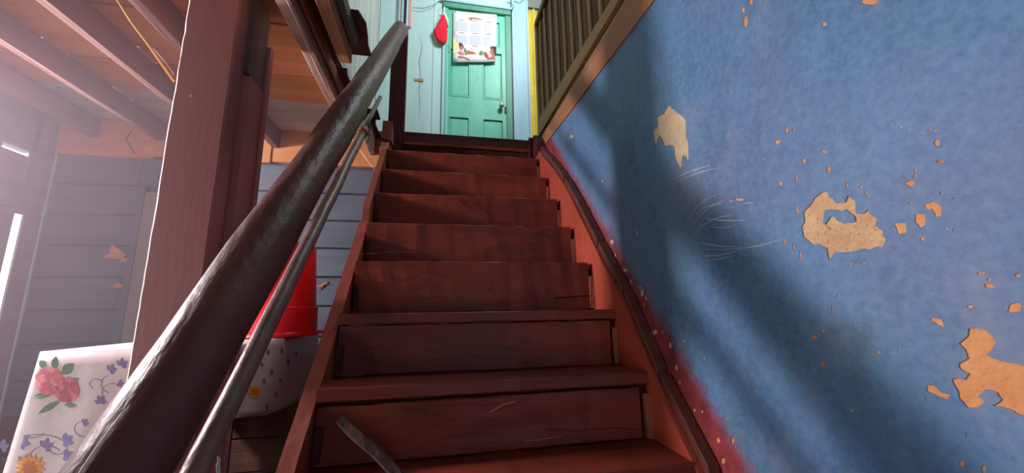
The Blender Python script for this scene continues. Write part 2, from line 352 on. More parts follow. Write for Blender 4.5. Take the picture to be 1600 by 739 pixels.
for (a, b_, r) in [(500,318,14),(560,300,12),(540,270,9),(350,330,9),(400,435,12),(520,400,12),(570,430,22),(610,385,14),(380,400,10),(345,360,8),(420,490,9),(285,300,9),(640,440,14),(720,440,12),(700,380,10),(470,420,8),(330,480,8)]:
    p = poly(crop([(a + random.uniform(.7, 1.2) * r * math.cos(k), b_ + random.uniform(.5, .9) * r * math.sin(k)) for k in (0, 1, 2, 3, 4, 5)], 1200, 270, 4.62))
    prism(bm, p, 0, XW + .0008, XW + .004)
fix(bm); obj('plaster_crumbs', bm, M_plaster1, wall, kind='stuff')
# fine pale scratches
bm = bmesh.new()
def scratch(p0, p1, bend, wd=.5):
    n_ = 8; a = Vector(p0); b = Vector(p1); nn = Vector((-(b - a).y, (b - a).x)).normalized()
    pts = [a.lerp(b, i / n_) + nn * bend * math.sin(math.pi * i / n_) for i in range(n_ + 1)]
    prev = None
    for i, p in enumerate(pts):
        h = wd * math.sin(math.pi * (i + .3) / (n_ + .6)) * .5
        u = [H(p.x, p.y - h, 0, XW - .0004), H(p.x, p.y + h, 0, XW - .0004)]
        cur = [bm.verts.new(u[0]), bm.verts.new(u[1])]
        if prev: bm.faces.new((prev[0], prev[1], cur[1], cur[0]))
        prev = cur
for s_ in [((1052,280),(1110,258),-2,1.4),((1058,284),(1125,262),-3,1),((1060,276),(1090,266),-2,.8),((1075,365),(1140,310),-10,.8),((1080,372),(1150,335),-10,.9),((1070,350),(1130,300),-9,.7),
           ((1095,340),(1170,343),3,1.1),((1085,378),(1160,386),2,1.2),((1090,400),(1160,390),3,1),((1160,388),(1225,372),2,.9),((1100,390),(1200,383),2,.7),((1090,330),(1130,318),-3,.8),((1105,352),(1150,352),4,.7),
           ((1198,430),(1203,400),2,.6),((1100,408),(1150,398),1,.8),((1195,390),(1203,433),2,.6),((1172,320),(1176,333),1,1),((1150,300),(1153,312),1,1),((1160,318),(1178,316),0,.8)]:
    scratch(*s_)
obj('scratches', bm, mat('scratch_pale', (.45, .55, .62), None, 5, .8, 0), wall, kind='stuff')

# ---- beam board that caps the right wall, maroon strip, upstairs floor on that side
bm = bmesh.new()
pr_ = []
for (y, zl, zh) in [(-2.2, 1.0, 1.198)] + [(-2.2 + 4.74 * i / 14, max(1.0, 1.03 + .055 * ((-2.2 + 4.74 * i / 14) - 1.0)) + random.uniform(-.003, .003), 1.198) for i in range(1, 15)]:
    pr_.append([bm.verts.new(c) for c in ((.713, y, zl), (.713, y, zh), (.83, y, zh), (.83, y, zl))])
for a, b in zip(pr_, pr_[1:]):
    for k in range(4): bm.faces.new((a[k], a[(k+1) % 4], b[(k+1) % 4], b[k]))
bm.faces.new(pr_[0]); bm.faces.new(pr_[-1][::-1]); fix(bm)
o = obj('trim_1', bm, M_beam); o['kind'] = 'structure'
o = one('trim_2', M_darkgap, None, .755, .80, -2.2, 2.56, 1.199, 1.275); o['kind'] = 'structure'

bal = thing('balustrade', 'brown boarded landing balustrade with thin olive battens above the blue wall', 'railing')
bm = bmesh.new(); prev = None
for i in range(13):
    y = -1.2 + 3.78 * i / 12; zt = 1.345 + .055 * (y - 1.49) + random.uniform(-.0015, .0015) if y > .6 else 1.296
    cur = [bm.verts.new(c) for c in ((.735, y, 1.276), (.735, y, zt), (.80, y, zt), (.80, y, 1.276))]
    if prev:
        for k in range(4): bm.faces.new((prev[k], prev[(k+1) % 4], cur[(k+1) % 4], cur[k]))
    else: bm.faces.new(cur)
    prev = cur
bm.faces.new(prev[::-1]); fix(bm); obj('bottom_rail', bm, M_rail2, bal)
plank('top_rail', M_slat, bal, (.77, -1.2, 2.21), (.77, 2.58, 2.23), (1, 0, 0), .07, .05, 8)
ys = [2.55 - .1255 * i for i in range(30)]
for i, y in enumerate(ys):
    bm = bmesh.new(); beam(bm, (.775, y - .055, 1.28), (.775, y - .055 + random.uniform(-.003, .003), 2.20), (0, 1, 0), .122, .018, 3, .001); fix(bm)
    obj('board', bm, M_slat, bal)
    bm = bmesh.new(); beam(bm, (.757, y - .059, 1.33), (.757 + random.uniform(-.002, .002), y - .059 + random.uniform(-.007, .007), 2.19), (0, 1, 0), random.uniform(.014, .019), .016, 3, .001); fix(bm)
    obj('batten', bm, M_batten, bal)
plank('end_post', M_rail2, bal, (.765, 2.585, 1.276), (.765, 2.585, 2.26), (1, 0, 0), .05, .045, 4)

# ---- back wall downstairs: blue boards, then orange band boards under the ceiling
wb = struct('wall_back'); YB = 2.45
one('wall_core', M_bplank, wb, -2.15, -.30, YB + .022, YB + .08, FLOOR, 1.17)
ub = struct('wall_under_landing')
one('wall_panel', M_bplank, ub, -.346, .84, 2.62, 2.68, FLOOR, 1.088)
one('wall_panel', M_bplank, ub, -.36, -.345, 2.532, 2.68, FLOOR, 1.088)
z = .905; k = 0
while z > FLOOR + .02:
    z2 = max(FLOOR + .001, z - .172)
    xs_ = [-2.06, random.choice([-1.3, -.95, -1.6]) + random.uniform(-.1, .1), -.30]
    for a, b in zip(xs_, xs_[1:]):
        d = random.uniform(-.004, .004)
        bm = bmesh.new(); beam(bm, (a + .0015, YB + .012 + d, (z + z2) / 2), (b - .0015, YB + .012 + d, (z + z2) / 2 + random.uniform(-.002, .002)), (0, 0, 1), (z - z2) - .007, .022, 6, .0012, .005); fix(bm)
        obj('plank', bm, M_bplank if z > -.30 else M_deckedge, wb)  # rows near the floor take the dark board colour
    z -= .172; k += 1
for (a, b, zl, zh, yy) in [(-2.06, -1.60, .895, 1.16, .0), (-1.598, -.99, .905, 1.15, -.006), (-.988, -.30, .912, 1.16, .002)]:
    bm = bmesh.new(); beam(bm, (a, YB - .006 + yy, (zl + zh) / 2), (b, YB - .006 + yy, (zl + zh) / 2), (0, 0, 1), zh - zl, .03, 8, .002); fix(bm)
    obj('band_board', bm, M_band, wb)
one('vertical_strip', M_frame, wb, -1.60, -1.50, YB - .028, YB, -.6, .69, jit=.003)
one('vertical_strip', M_bplank, wb, -1.628, -1.602, YB - .034, YB, -.6, .72, jit=.003)
one('wooden_block', M_barelit, wb, -1.50, -1.455, YB - .03, YB - .003, .665, .69, jit=.002)
for (a, b_, c_, d_) in [(180,398,11,8),(195,407,6,3),(185,447,7,3)]:
    p = H(a, b_, 1, YB - .004); bm = bmesh.new()
    prism(bm, [(p.x - .005 * c_, p.z - .002 * d_), (p.x + .003 * c_, p.z - .003 * d_), (p.x + .0045 * c_, p.z), (p.x + .001 * c_, p.z + .004 * d_), (p.x - .002 * c_, p.z + .007 * d_), (p.x - .0025 * c_, p.z + .001 * d_)], 1, YB - .006, YB + .004)
    fix(bm); obj('bare_patch', bm, M_band, wb)
# chipped pale mark on the boards beside the bucket
bm = bmesh.new()
for (x0, y0, x1, y1) in [(494,449,512,443),(498,452,508,441),(503,449,511,439)]:
    tube(bm, [H(x0, y0, 1, YB - .003), H((x0+x1)/2, (y0+y1)/2 - .8, 1, YB - .003), H(x1, y1, 1, YB - .003)], .0025, 5)
obj('split_mark', bm, M_band, wb)

# ---- left wall with a window (out of frame) and a plank door whose gap lets daylight through
wl = struct('wall_left'); XL = -2.08
for i, (a, b, c, d) in enumerate([(-2.2, -.35, FLOOR, 1.16), (-.35, .55, .0, 1.16), (.55, .95, FLOOR, 1.16), (1.75, 1.83, FLOOR, 1.16), (.95, 1.75, FLOOR, .30), (.95, 1.75, 1.06, 1.16), (1.83, 2.36, .86, 1.16)]):
    one('wall_panel', M_lwall, wl, XL - .06, XL, a, b, c, d)
one('wall_panel', M_lwall, wl, XL - .010, XL, 2.372, 2.46, FLOOR, 1.16)
one('wall_panel', M_lwall, wl, XL - .010, XL, 2.335, 2.372, .53, 1.16)
dl = struct('door_1')
for i in range(4):
    y0 = 1.838 + .1255 * i
    one('plank', M_lwall, dl, XL - .032, XL - .012, y0, y0 + .1235, FLOOR + .01, .857 - .022 * (i == 3), jit=.0015)
one('ledge', M_lwall, dl, XL - .012, XL + .01, 1.86, 2.33, .55, .64)
# daylight holes above the door
wf = struct('window_1')
for a, b, c, d in [(.95, 1.75, .30, .335), (.95, 1.75, 1.03, 1.06), (.95, .985, .335, 1.03), (1.715, 1.75, .335, 1.03)]:
    one('window_frame', M_lwall, wf, XL - .07, XL + .01, a, b, c, d)
# ---- wall behind the camera, with a wide doorway
wr = struct('wall_front')
for (a, b, c, d) in [(-2.14, .15, FLOOR, 3.9), (.71, 2.6, FLOOR, 3.9), (.15, .71, 1.05, 3.9)]:
    one('wall_panel', M_lwall, wr, a, b, -1.2, -1.1, c, d)

# ---- ceiling downstairs: boards across, joists running forward
ce = struct('ceiling')
y = -2.2
i = 0
while y < YB - .01:
    wd = random.uniform(.10, .135); y2 = min(y + wd, YB + .02)
    pale = 2.03 < (y + y2) / 2 < 2.37 or (y+y2)/2 > 5
    if y > 1.15 and y < 2.45:
        xe = random.choice([-.36, -.31, -.29, -.33]) if not (1.50 < y < 2.02) else random.choice([-.43, -.445, -.42])
    else: xe = -.36
    d = random.uniform(-.003, .003)
    bm = bmesh.new(); beam(bm, (-2.08, (y + y2) / 2, 1.124 + d), (-.47, (y + y2) / 2 + random.uniform(-.002, .002), 1.124 + d), (0, 1, 0), y2 - y - .004, .024, 8, .001); fix(bm)
    obj('board', bm, M_deckpale if pale else M_deck, ce)
    bm = bmesh.new(); y3 = (y + y2) / 2
    a_ = random.uniform(-.012, .012)
    prism(bm, [(-.50, y3 - (y2-y)/2 + .002), (xe + a_, y3 - (y2-y)/2 + .002), (xe - a_, y3 + random.uniform(-.02, .02)), (xe - a_ * .4, y3 + (y2-y)/2 - .002), (-.50, y3 + (y2-y)/2 - .002)], 2, 1.104, 1.112 ) if y > 1.0 else box(bm, -.5, -.4, y, y2, 1.104, 1.112)
    fix(bm); obj('board_end', bm, M_deckedge, ce)
    y = y2; i += 1
def joist(x0, x1, ya, yb, z0, m_, z1=1.104): 
    bm = bmesh.new(); beam(bm, ((x0+x1)/2, ya, (z0+z1)/2), ((x0+x1)/2, yb, (z0+z1)/2), (1, 0, 0), x1 - x0, z1 - z0, 10, .0022, .004); fix(bm)
    return obj('joist', bm, m_, ce)
for x in (-1.915, -1.595, -1.268): joist(x, x + .040, -2.2, 2.43, 1.0, M_joist)
joist(-.985, -.945, -2.2, 2.43, 1.0, M_joist)
joist(-.525, -.475, -2.2, 2.05, 1.0, M_joistpale)
joist(-.472, -.455, -2.2, 2.0, 1.04, M_joistlite)
joist(-.40, -.352, -2.2, 1.50, 1.0, M_joistlite)
joist(-.350, -.325, -2.2, 1.46, 1.05, M_postgrey)
joist(-.42, -.385, 2.02, 2.43, .99, M_postgrey)

# ---- upstairs: landing floor, walls, ceiling
lf = struct('floor_upstairs')
one('landing_slab', M_newel, lf, -.30, -.222, 2.588, 2.60, 1.09, 1.20)
one('landing_slab', M_newel, lf, -.30, .84, 2.60, 3.75, 1.09, 1.20)
one('left_slab', M_deckedge, lf, -2.14, -.47, -2.2, 2.47, 1.186, 1.20)
one('left_slab', M_deckedge, lf, -2.14, -.30, 2.53, 3.75, 1.09, 1.20)
one('right_slab', M_deckedge, lf, .84, 2.6, -2.2, 4.6, 1.10, 1.20)
YU = 3.7
wu = struct('wall_upstairs')
def U(x, y, off=0): return H(x, y, 1, YU + off)
# backing, with the doorway left free
one('wall_core', M_aqua, wu, -2.1, .05, YU + .02, YU + .1, 1.2, 3.9)
one('wall_core', M_aqua, wu, .05, .76, YU + .02, YU + .1, 3.24, 3.9)
one('wall_core', M_sky, wu, .76, .97, YU + .02, YU + .1, 1.2, 3.9)
one('wall_core', M_sky, wu, 1.6, 2.6, YU + .02, YU + .1, 1.2, 3.9)
xs_ = [-.62, -.345, -.068, .028]
for a, b in zip(xs_, xs_[1:]):
    one('plank', M_aqua, wu, a + .0015, b - .0015, YU, YU + .02, 1.2, 3.9, bev=.002)
for xa, m_ in ((-.43, M_greyplank), (-.40, M_sky), (-.375, M_iron), (-.35, M_aqua), (-.325, M_flowpink)):
    one('frame_strip', m_, wu, xa, xa + .022, YU - .035, YU, 2.95, 3.9)
# rusted latch left on the boards
p = U(655, 140)
bm = bmesh.new(); tube(bm, [U(x_, y_, -.001) for x_, y_ in ((656, 52), (659, 75), (655, 96), (657, 118), (655, 140), (656, 165), (654, 188))], [.001, .003, .004, .0025, .003, .002, .001], 5, .4); obj('rusty_crack', bm, M_rust, wu)
one('rusty_latch', M_rust, wu, U(647, 125).x, U(661, 125).x, YU - .009, YU, U(655, 127).z, U(655, 123.5).z, jit=.004)
for (a, b) in [(657, 28), (643, 82), (640,100)]:
    p = U(a, b); one('chipped_spot', M_printyel, wu, p.x - .006, p.x + .006, YU - .002, YU, p.z - .006, p.z + .006, jit=.002)
# frame
fr = struct('trim_3')
one('jamb', M_aqua, fr, .030, .056, YU - .02, YU + .05, 1.2, 3.30, bev=.003)
one('jamb', M_teal, fr, .057, .085, YU - .012, YU + .05, 1.2, 3.26, bev=.003)
one('jamb', M_tealdark, fr, .715, .775, YU - .012, YU + .05, 1.2, 3.30, bev=.003)
one('head', M_tealdark, fr, .03, .775, YU - .028, YU + .05, 3.255, 3.315, bev=.003)
one('head', M_sky, fr, -.0, .80, YU - .04, YU, 3.317, 3.345, bev=.003)
one('casing', M_sky, fr, .790, .955, YU - .02, YU + .02, 1.2, 3.9, bev=.003)
one('casing_edge', M_iron, fr, .776, .789, YU - .006, YU + .02, 1.2, 3.3)
one('casing_edge', M_sky, fr, .956, .975, YU - .03, YU + .02, 1.2, 3.9, bev=.003)

# ---- six panel door upstairs
dr = struct('door_2')
DX0, DX1, DZ0, DZ1 = .087, .713, 1.205, 3.252
yf = YU + .004
zt = lambda px, py: U(px, py).z
panels = []
zA, zB = zt(745, 152), zt(745, 98)      # middle panels
for (xa, xb) in ((U(702, 140).x, U(734, 140).x), (U(754, 140).x, U(786, 140).x)):
    panels += [(xa, xb, zt(745, 153), 2.78), (xa, xb, 1.33, zt(745, 184))]
panels.append((U(705, 60).x + .01, U(782, 60).x, 2.86, 3.17))
xs2 = sorted({DX0, DX1, *[round(q, 4) for p_ in panels for q in p_[:2]]})
# leaf: rails and stiles around sunken panels
def inpanel(x, z_): return any(a < x < b and c < z_ < d for a, b, c, d in panels)
xs2 = sorted(set([DX0, DX1] + [q for p_ in panels for q in p_[:2]])); zs2 = sorted(set([DZ0, DZ1] + [q for p_ in panels for q in p_[2:]]))
bm = bmesh.new()
for a, b in zip(xs2, xs2[1:]):
    for c, d in zip(zs2, zs2[1:]):
        if not inpanel((a+b)/2, (c+d)/2): box(bm, a, b, yf, yf + .04, c, d)
bmesh.ops.remove_doubles(bm, verts=bm.verts[:], dist=1e-5)
obj('stile_and_rail', bm, M_teal, dr)
for a, b, c, d in panels:
    bm = bmesh.new(); box(bm, a, b, yf + .018, yf + .034, c, d)
    i_ = .03; q = []
    A = [bm.verts.new(v) for v in ((a, yf + .0175, c), (b, yf + .0175, c), (b, yf + .0175, d), (a, yf + .0175, d))]
    Bq = [bm.verts.new(v) for v in ((a + i_, yf + .010, c + i_), (b - i_, yf + .010, c + i_), (b - i_, yf + .010, d - i_), (a + i_, yf + .010, d - i_))]
    for k in range(4): bm.faces.new((A[k], A[(k+1) % 4], Bq[(k+1) % 4], Bq[k]))
    bm.faces.new(Bq); fix(bm); pn = obj('door_panel', bm, M_teal, dr)
    bm = bmesh.new()
    for (x0, x1, z0, z1) in ((a, b, c, c + .010), (a, b, d - .010, d), (a, a + .010, c + .010, d - .010), (b - .010, b, c + .010, d - .010)): box(bm, x0, x1, yf - .004, yf + .012, z0, z1)
    obj('moulding', bm, M_teal, pn)
p = U(783, 167)
bm = bmesh.new(); tube(bm, [(p.x, yf, p.z), (p.x, yf - .03, p.z), (p.x, yf - .035, p.z), (p.x, yf - .055, p.z), (p.x, yf - .062, p.z)], [.012, .012, .026, .026, .012], 16); obj('door_knob', bm, M_brass, dr, True)
p = U(790, 172); one('lock_plate', M_iron, dr, p.x - .008, p.x + .008, yf - .012, yf, p.z - .03, p.z + .035, jit=.002)
p = U(702, 85); one('hinge', M_tealdark, dr, .086, .10, yf - .01, yf, 2.72, 2.80, jit=.001)
one('hinge', M_tealdark, dr, .086, .10, yf - .01, yf, 1.62, 1.70, jit=.001)
# back of the doorway
# upstairs side walls and ceiling
sl = struct('wall_upstairs_left')
one('wall_core', M_greyplank, sl, -.70, -.645, -2.2, YU, 1.2, 3.9)
yy = 1.0
while yy < YU - .02:
    y2 = min(yy + random.uniform(.13, .17), YU - .0)
    one('plank', M_greyplank, sl, -.645, -.620, yy + .003, y2 - .003, 1.2, 3.9, jit=.0012); yy = y2
ur = struct('wall_upstairs_right'); one('wall_panel', M_upwall, ur, 2.55, 2.6, -2.2, 4.6, 1.2, 3.9)
one('wall_panel', M_yellow, ur, .9, 2.6, 4.55, 4.6, 1.2, 3.9)
uc = one('ceiling_upstairs', M_upwall, None, -2.1, 2.6, -2.2, 4.6, 3.9, 3.95); uc['kind'] = 'structure'

# pink haze volume added to imitate the lens flare at the left
hz = bpy.data.materials.new('flare_haze_volume'); hz.use_nodes = True; n_ = hz.node_tree.nodes; n_.remove(n_['Principled BSDF'])
vs_ = n_.new('ShaderNodeVolumeScatter'); vs_.inputs['Color'].default_value = (.95, .82, .93, 1); vs_.inputs['Density'].default_value = .085; vs_.inputs['Anisotropy'].default_value = .2
hz.node_tree.links.new(vs_.outputs[0], n_['Material Output'].inputs['Volume'])
o = one('flare_haze', hz, None, -2.05, -.66, -.5, 2.36, -.9, .99); o['kind'] = 'stuff'

# ================================================================ STAIRCASE
st = thing('staircase', 'steep maroon painted wooden staircase rising between post and blue wall', 'staircase')
T = 1.0284; XS0, XS1 = -.30, .645
def nos(i): z_ = .985 - .197 * i; return (z_ + 1.40) / T, z_
N = 10
for i in range(0, N):
    yn, zn = nos(i); til = random.uniform(-.003, .003)
    yb = nos(i - 1)[0] if i else yn + .14
    x1 = XS1 + (.01 if i < 6 else .012); th = .026 if i < 5 else .036
    flush = i < 5                    # the upper treads end behind the riser board
    yf_ = yn + .021 if flush else yn - .004
    bm = bmesh.new(); beam(bm, (XS0 - .004, (yf_ + yb + .018) / 2, zn - th / 2 + til), (x1 + .018, (yf_ + yb + .018) / 2, zn - th / 2 - til), (0, 1, 0), yb + .018 - yf_, th, 16, .0016, .004); fix(bm)
    obj('tread', bm, M_red, st)
    gap = .010 if i in (6, 7) else .003
    zb = nos(i + 1)[1] if i < N - 1 else FLOOR
    rt = zn + .003 if flush else zn - th - gap; rb_ = zb + (.004 if i >= 6 else .001)
    rx1 = XS1 - (.0 if i < 5 else .006 if i == 5 else .012)
    bm = bmesh.new(); beam(bm, (XS0, yn + .010, (rt + rb_) / 2 + random.uniform(-.002, .002)), (rx1, yn + .010, (rt + rb_) / 2 + random.uniform(-.002, .002)), (0, 0, 1), rt - rb_, .02, 22, .0018, .003); fix(bm)
    obj('riser', bm, M_red, st)
    one('gap_shade_strip', M_darkgap, st, XS0 - .004, XS1 + .02, yn + .024, yn + .034, zb - .03, zn - th - .001)  # dark strip added behind the tread gap to stand in for its shade
    # cleats at the right end
    one('cleat', M_cleat, st, XS1 + .001, XS1 + .020, yn - .006 , yn + .02, zb + .004, zn - th - .03, jit=.003)
    one('cleat', M_newel, st, XS0 + .0, XS0 + .018, yn - .016 , yn + .001, zb + .02, zn - th - .06, jit=.004)
# landing edge: nosing board, moulding, riser below
one('landing_board', M_newel, st, -.222, .66, 2.505, 2.58, 1.125, 1.203, jit=.003)
one('landing_moulding', M_red, st, -.222, .66, 2.488, 2.505, 1.108, 1.125, jit=.002)
one('riser', M_newel, st, -.222, .66, 2.512, 2.53, .985, 1.107, jit=.002)
def lerp_keys(y, ks):
    if y <= ks[0][0]: return ks[0][1]
    for (a, p_), (b, q_) in zip(ks, ks[1:]):
        if y <= b: return p_ + (q_ - p_) * (y - a) / (b - a)
    return ks[-1][1]
capf = lambda y: lerp_keys(y, [(.9, .028), (1.16, .050), (1.30, .115), (1.55, .140), (1.80, .175), (2.05, .15), (2.3, .085), (2.5, .07)])
leftf = lambda y: lerp_keys(y, [(1.0, -.018), (1.3, -.040), (1.8, -.055)])
def sl_pts(o0, o1, ya, yb):  # stringer outline: offsets above the nosing line
    f = lambda y, o: T * y - 1.40 + o
    return [(ya, f(ya, o0)), (yb, f(yb, o0)), (yb, f(yb, o1)), (ya, f(ya, o1))]
# left stringer
def stringer(name, x0, x1, lo, hi, ya, yb, m_):
    bm = bmesh.new(); P = []
    n_ = 26
    for i in range(n_ + 1):
        y_ = ya + (yb - ya) * i / n_; P.append((y_, max(FLOOR, T * y_ - 1.40 + (hi(y_) if callable(hi) else hi) + random.uniform(-.003, .003))))
    for i in range(n_, -1, -1):
        y_ = ya + (yb - ya) * i / n_; P.append((y_, max(FLOOR, T * y_ - 1.40 + lo) - (.0 if i else 0)))
    prism(bm, P, 0, x0, x1)
    fix(bm); return obj(name, bm, m_, st)
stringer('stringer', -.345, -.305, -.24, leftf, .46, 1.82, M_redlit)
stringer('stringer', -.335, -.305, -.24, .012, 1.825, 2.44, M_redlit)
stringer('stringer', XS1 + .021, XW - .002, -.24, lambda y: capf(y) - .036, .42, 2.50, M_redright_lit)
# worn capping pieces along the right stringer, one per step with open joints
for i in range(-0, N):
    yn, zn = nos(i); ya, yb = yn - .03 + random.uniform(-.006, .006), yn + .145 + random.uniform(-.004, .006)
    bm = bmesh.new(); dz = random.uniform(-.004, .004); fz = lambda y, o: (y, T * y - 1.40 + capf(y) + o); prism(bm, [fz(ya, -.034), fz(yb, -.034), fz(yb, dz), fz(ya, dz)], 0, XS1 + .034 + random.uniform(-.003, .003), XW - .002)
    fix(bm); bmesh.ops.bevel(bm, geom=bm.edges[:], offset=.003, segments=1, affect='EDGES'); obj('edge_cap', bm, M_cap, st)
# cracks and flaked ridges in the riser paint
for ptsx, m_, r_ in [([(868,466),(900,463),(922,462)], M_darkgap, .0028), ([(690,308),(700,317),(708,326)], M_cap, .0018), ([(713,312),(722,321),(736,331)], M_cap, .0018), ([(760,455),(766,448),(772,452)], M_cap, .0015),
                    ([(1010,672),(960,668),(900,673),(850,671)], M_darkgap, .0014), ([(765,645),(785,633),(806,627)], M_cleat, .0010), ([(600,430),(622,440),(660,425),(700,432)], M_cap, .0014), ([(560,398),(620,393),(690,397)], M_cap, .0012),
                    ([(640,470),(690,462),(705,470)], M_cap, .0012), ([(820,690),(880,682),(905,690)], M_cap, .0016)]:
    x0_, y0_ = ptsx[0]
    yr = 1.545 if y0_ > 380 and y0_ < 480 else 1.358
    if y0_ < 335: yr = 1.745 if y0_ > 306 else 1.93
    if y0_ < 335: yr = 1.917
    if y0_ > 600: yr = 0.972
    if 385 < y0_ < 405: yr = 1.553
    bm = bmesh.new(); tube(bm, [H(px_, py_, 1, yr - .0005) for px_, py_ in ptsx], r_, 6); fix(bm); obj('paint_crack', bm, m_, st)
# stub blocks at the top
one('end_block', M_cleat, st, -.345, -.285, 2.36, 2.44, 1.07, 1.20, jit=.006)
plank('end_block', M_cleat, st, (-.325, 2.33, .98), (-.325, 2.40, 1.075), (1, 0, 0), .05, .045, 3, .003)
bm = bmesh.new(); prism(bm, [(2.34, 1.04), (2.34, 1.12), (2.42, 1.205), (2.59, 1.215), (2.59, 1.04)], 0, .660, .719); fix(bm); obj('end_block', bm, M_newel, st)
one('end_block', M_newel, st, .64, .658, 2.47, 2.56, 1.05, 1.21, jit=.003)

nw = tag(one('newel_post', M_newel, None, -.330, -.226, 2.498, 2.585, .96, 2.0, bev=.004), 'dark red square newel post standing at the top of the stairs', 'post')
stick = tag(plank('wooden_stick', M_stick, None, H(533, 657, 1, 1.085), H(625, 745, 1, 1.02), (1, 0, -1), .044, .022, 6, .002), 'short dull brown wooden stick leaning on the lowest riser in view', 'stick')

# ================================================================ RAILS
A = Vector((-.384, .67, -.137)); B = Vector((-.274, 2.5, 1.982)); u_ = (B - A).normalized(); B = B - u_ * .03
A0 = A - u_ * .62
hr = thing('handrail', 'thick round worn wooden handrail pole running up beside the stairs', 'handrail')
n_ = 46; pts = []; rr = []
for i in range(n_ + 1):
    t = i / n_; p = A0.lerp(B, t); p += Vector((noise.noise(Vector((t * 5, 0, 0))), noise.noise(Vector((0, t * 5, 3))), noise.noise(Vector((7, t * 5, 3))))) * .004
    pts.append(p); rr.append(.0555 + .0035 * noise.noise(Vector((t * 9, 2, 5))))
bm = bmesh.new(); tube(bm, pts, rr, 28, .05); fix(bm); obj('pole', bm, M_rail, hr, True)
# long crack at its foot: a raised splinter along the pole
def on_pole(px, py, lift=.0005):
    d = (right * (px - 800) + down * (py - 369.5) + fwd * 600).normalized()
    # nearest hit with the cylinder
    w0 = -A; a_ = d - u_ * d.dot(u_); b_ = w0 - u_ * w0.dot(u_)
    aa = a_.dot(a_); bb = 2 * a_.dot(b_); cc = b_.dot(b_) - (.0565 + lift) ** 2
    D = bb * bb - 4 * aa * cc
    return d * ((-bb - math.sqrt(max(D, 0))) / (2 * aa))
bm = bmesh.new(); tube(bm, [on_pole(203, 633), on_pole(190, 648), on_pole(172, 672), on_pole(152, 700), on_pole(128, 735), on_pole(112, 760)], [.0005, .0014, .0018, .0022, .002, .001], 6); obj('splinter', bm, M_barelit, hr)
# upright foot that carries the pole (below the frame)
plank('foot_post', M_rail, hr, (-.43, .26, FLOOR), (-.43, .26, -.58), (1, 0, 0), .08, .08, 3)

pr = thing('pipe_rail', 'thin round pipe rail fixed below the thick wooden handrail', 'rail')
P0 = Vector((-.350, .36, -.60)); 
pa = H(310, 728, 0, -.350); pb = H(567, 205, 0, -.345)
ud = (pb - pa).normalized()
pts = [pa - ud * .35 + (pb - pa + ud * .35) * (i / 20) + Vector((noise.noise(Vector((i * .4, 0, 1))) * .003, 0, noise.noise(Vector((i * .4, 4, 1))) * .003)) for i in range(21)]
bm = bmesh.new(); tube(bm, pts, [.0185 + .001 * noise.noise(Vector((i * .6, 9, 9))) for i in range(21)], 18); fix(bm); obj('pipe', bm, M_pipe, pr, True)
pc = H(594, 152, 0, -.345)
bm = bmesh.new(); tube(bm, [pb - ud * .02, pb.lerp(pc, .5), pc], [.0125, .0120, .0115], 14); fix(bm); obj('inner_pipe', bm, M_postgrey, pr, True)
bm = bmesh.new(); tube(bm, [pb - ud * .03, pb - ud * .02, pb + ud * .02, pb + ud * .03], [.019, .0245, .023, .016], 16, .1); fix(bm); obj('pipe_joint', bm, M_cleat, pr, True)
s1 = u_.cross(Vector((1, 0, 0))).normalized()
bm = bmesh.new(); c0 = pb - ud * .045; sa = Vector((1, 0, 0)); sb = ud.cross(sa).normalized()
tube(bm, [c0 + (sa * math.cos(a) + sb * math.sin(a)) * .022 for a in [k * math.pi / 8 for k in range(17)]] + [c0 + sa * .045], .0016, 6); obj('wire_tie', bm, M_iron, pr)
bm = bmesh.new(); a_ = H(340, 712, 0, -.36)
q = [H(x, y, 0, -.352) for x, y in [(340,712),(346,717),(344,724),(345,739),(339,739),(338,727),(341,722)]]
f1 = [bm.verts.new(v) for v in q]; f2 = [bm.verts.new(v + Vector((-.0012, 0, 0))) for v in q]; bm.faces.new(f1); bm.faces.new(f2[::-1])
for k in range(len(q)): bm.faces.new((f1[k], f1[(k+1) % len(q)], f2[(k+1) % len(q)], f2[k]))
fix(bm); ps = obj('paper_scrap', bm, M_white); tag(ps, 'small torn white scrap hanging below the pipe rail near its foot', 'scrap')

# ================================================================ SUPPORT POST
po = thing('support_post', 'big square maroon wooden post with chipped left edge coloured pale to look lit under the ceiling', 'post')
PX0, PX1, PY0, PY1 = -.800, -.648, 1.25, 1.415
bm = bmesh.new(); n_ = 60; rings = []; random.seed(11)
zz = [FLOOR + (1.10 - FLOOR) * i / n_ for i in range(n_ + 1)]
edge = []
for z_ in zz:
    c_ = .0065 + .004 * noise.noise(Vector((0, 0, z_ * 14))) + .002 * random.random()
    j = .002 * noise.noise(Vector((3, 0, z_ * 6)))
    rings.append([bm.verts.new(v) for v in ((PX0 + c_ + j, PY0, z_), (PX1 - .006, PY0 + j, z_), (PX1, PY0 + .006, z_), (PX1 + j, PY1, z_), (PX0, PY1, z_), (PX0 + j, PY0 + c_ * 1.1, z_))])
for a, b in zip(rings, rings[1:]):
    for k in range(6):
        f = bm.faces.new((a[k], a[(k+1) % 6], b[(k+1) % 6], b[k])); f.material_index = 1 if k == 5 else 0
bm.faces.new(rings[0][::-1]); bm.faces.new(rings[-1]); fix(bm); obj('shaft', bm, [M_post, M_barelit], po)  # pale colour on the chipped edge stands in for strong light
one('side_plank', M_post, po, PX1 + .0005, PX1 + .022, PY0 + .075, PY1 + .01, FLOOR, .80, jit=.002)
one('grey_side_plank', M_postgrey, po, PX1 + .0005, PX1 + .018, PY0 + .06, PY1 + .01, .803, 1.10, jit=.002)
bm = bmesh.new(); zc = H(415, 82, 1, 1.44).z
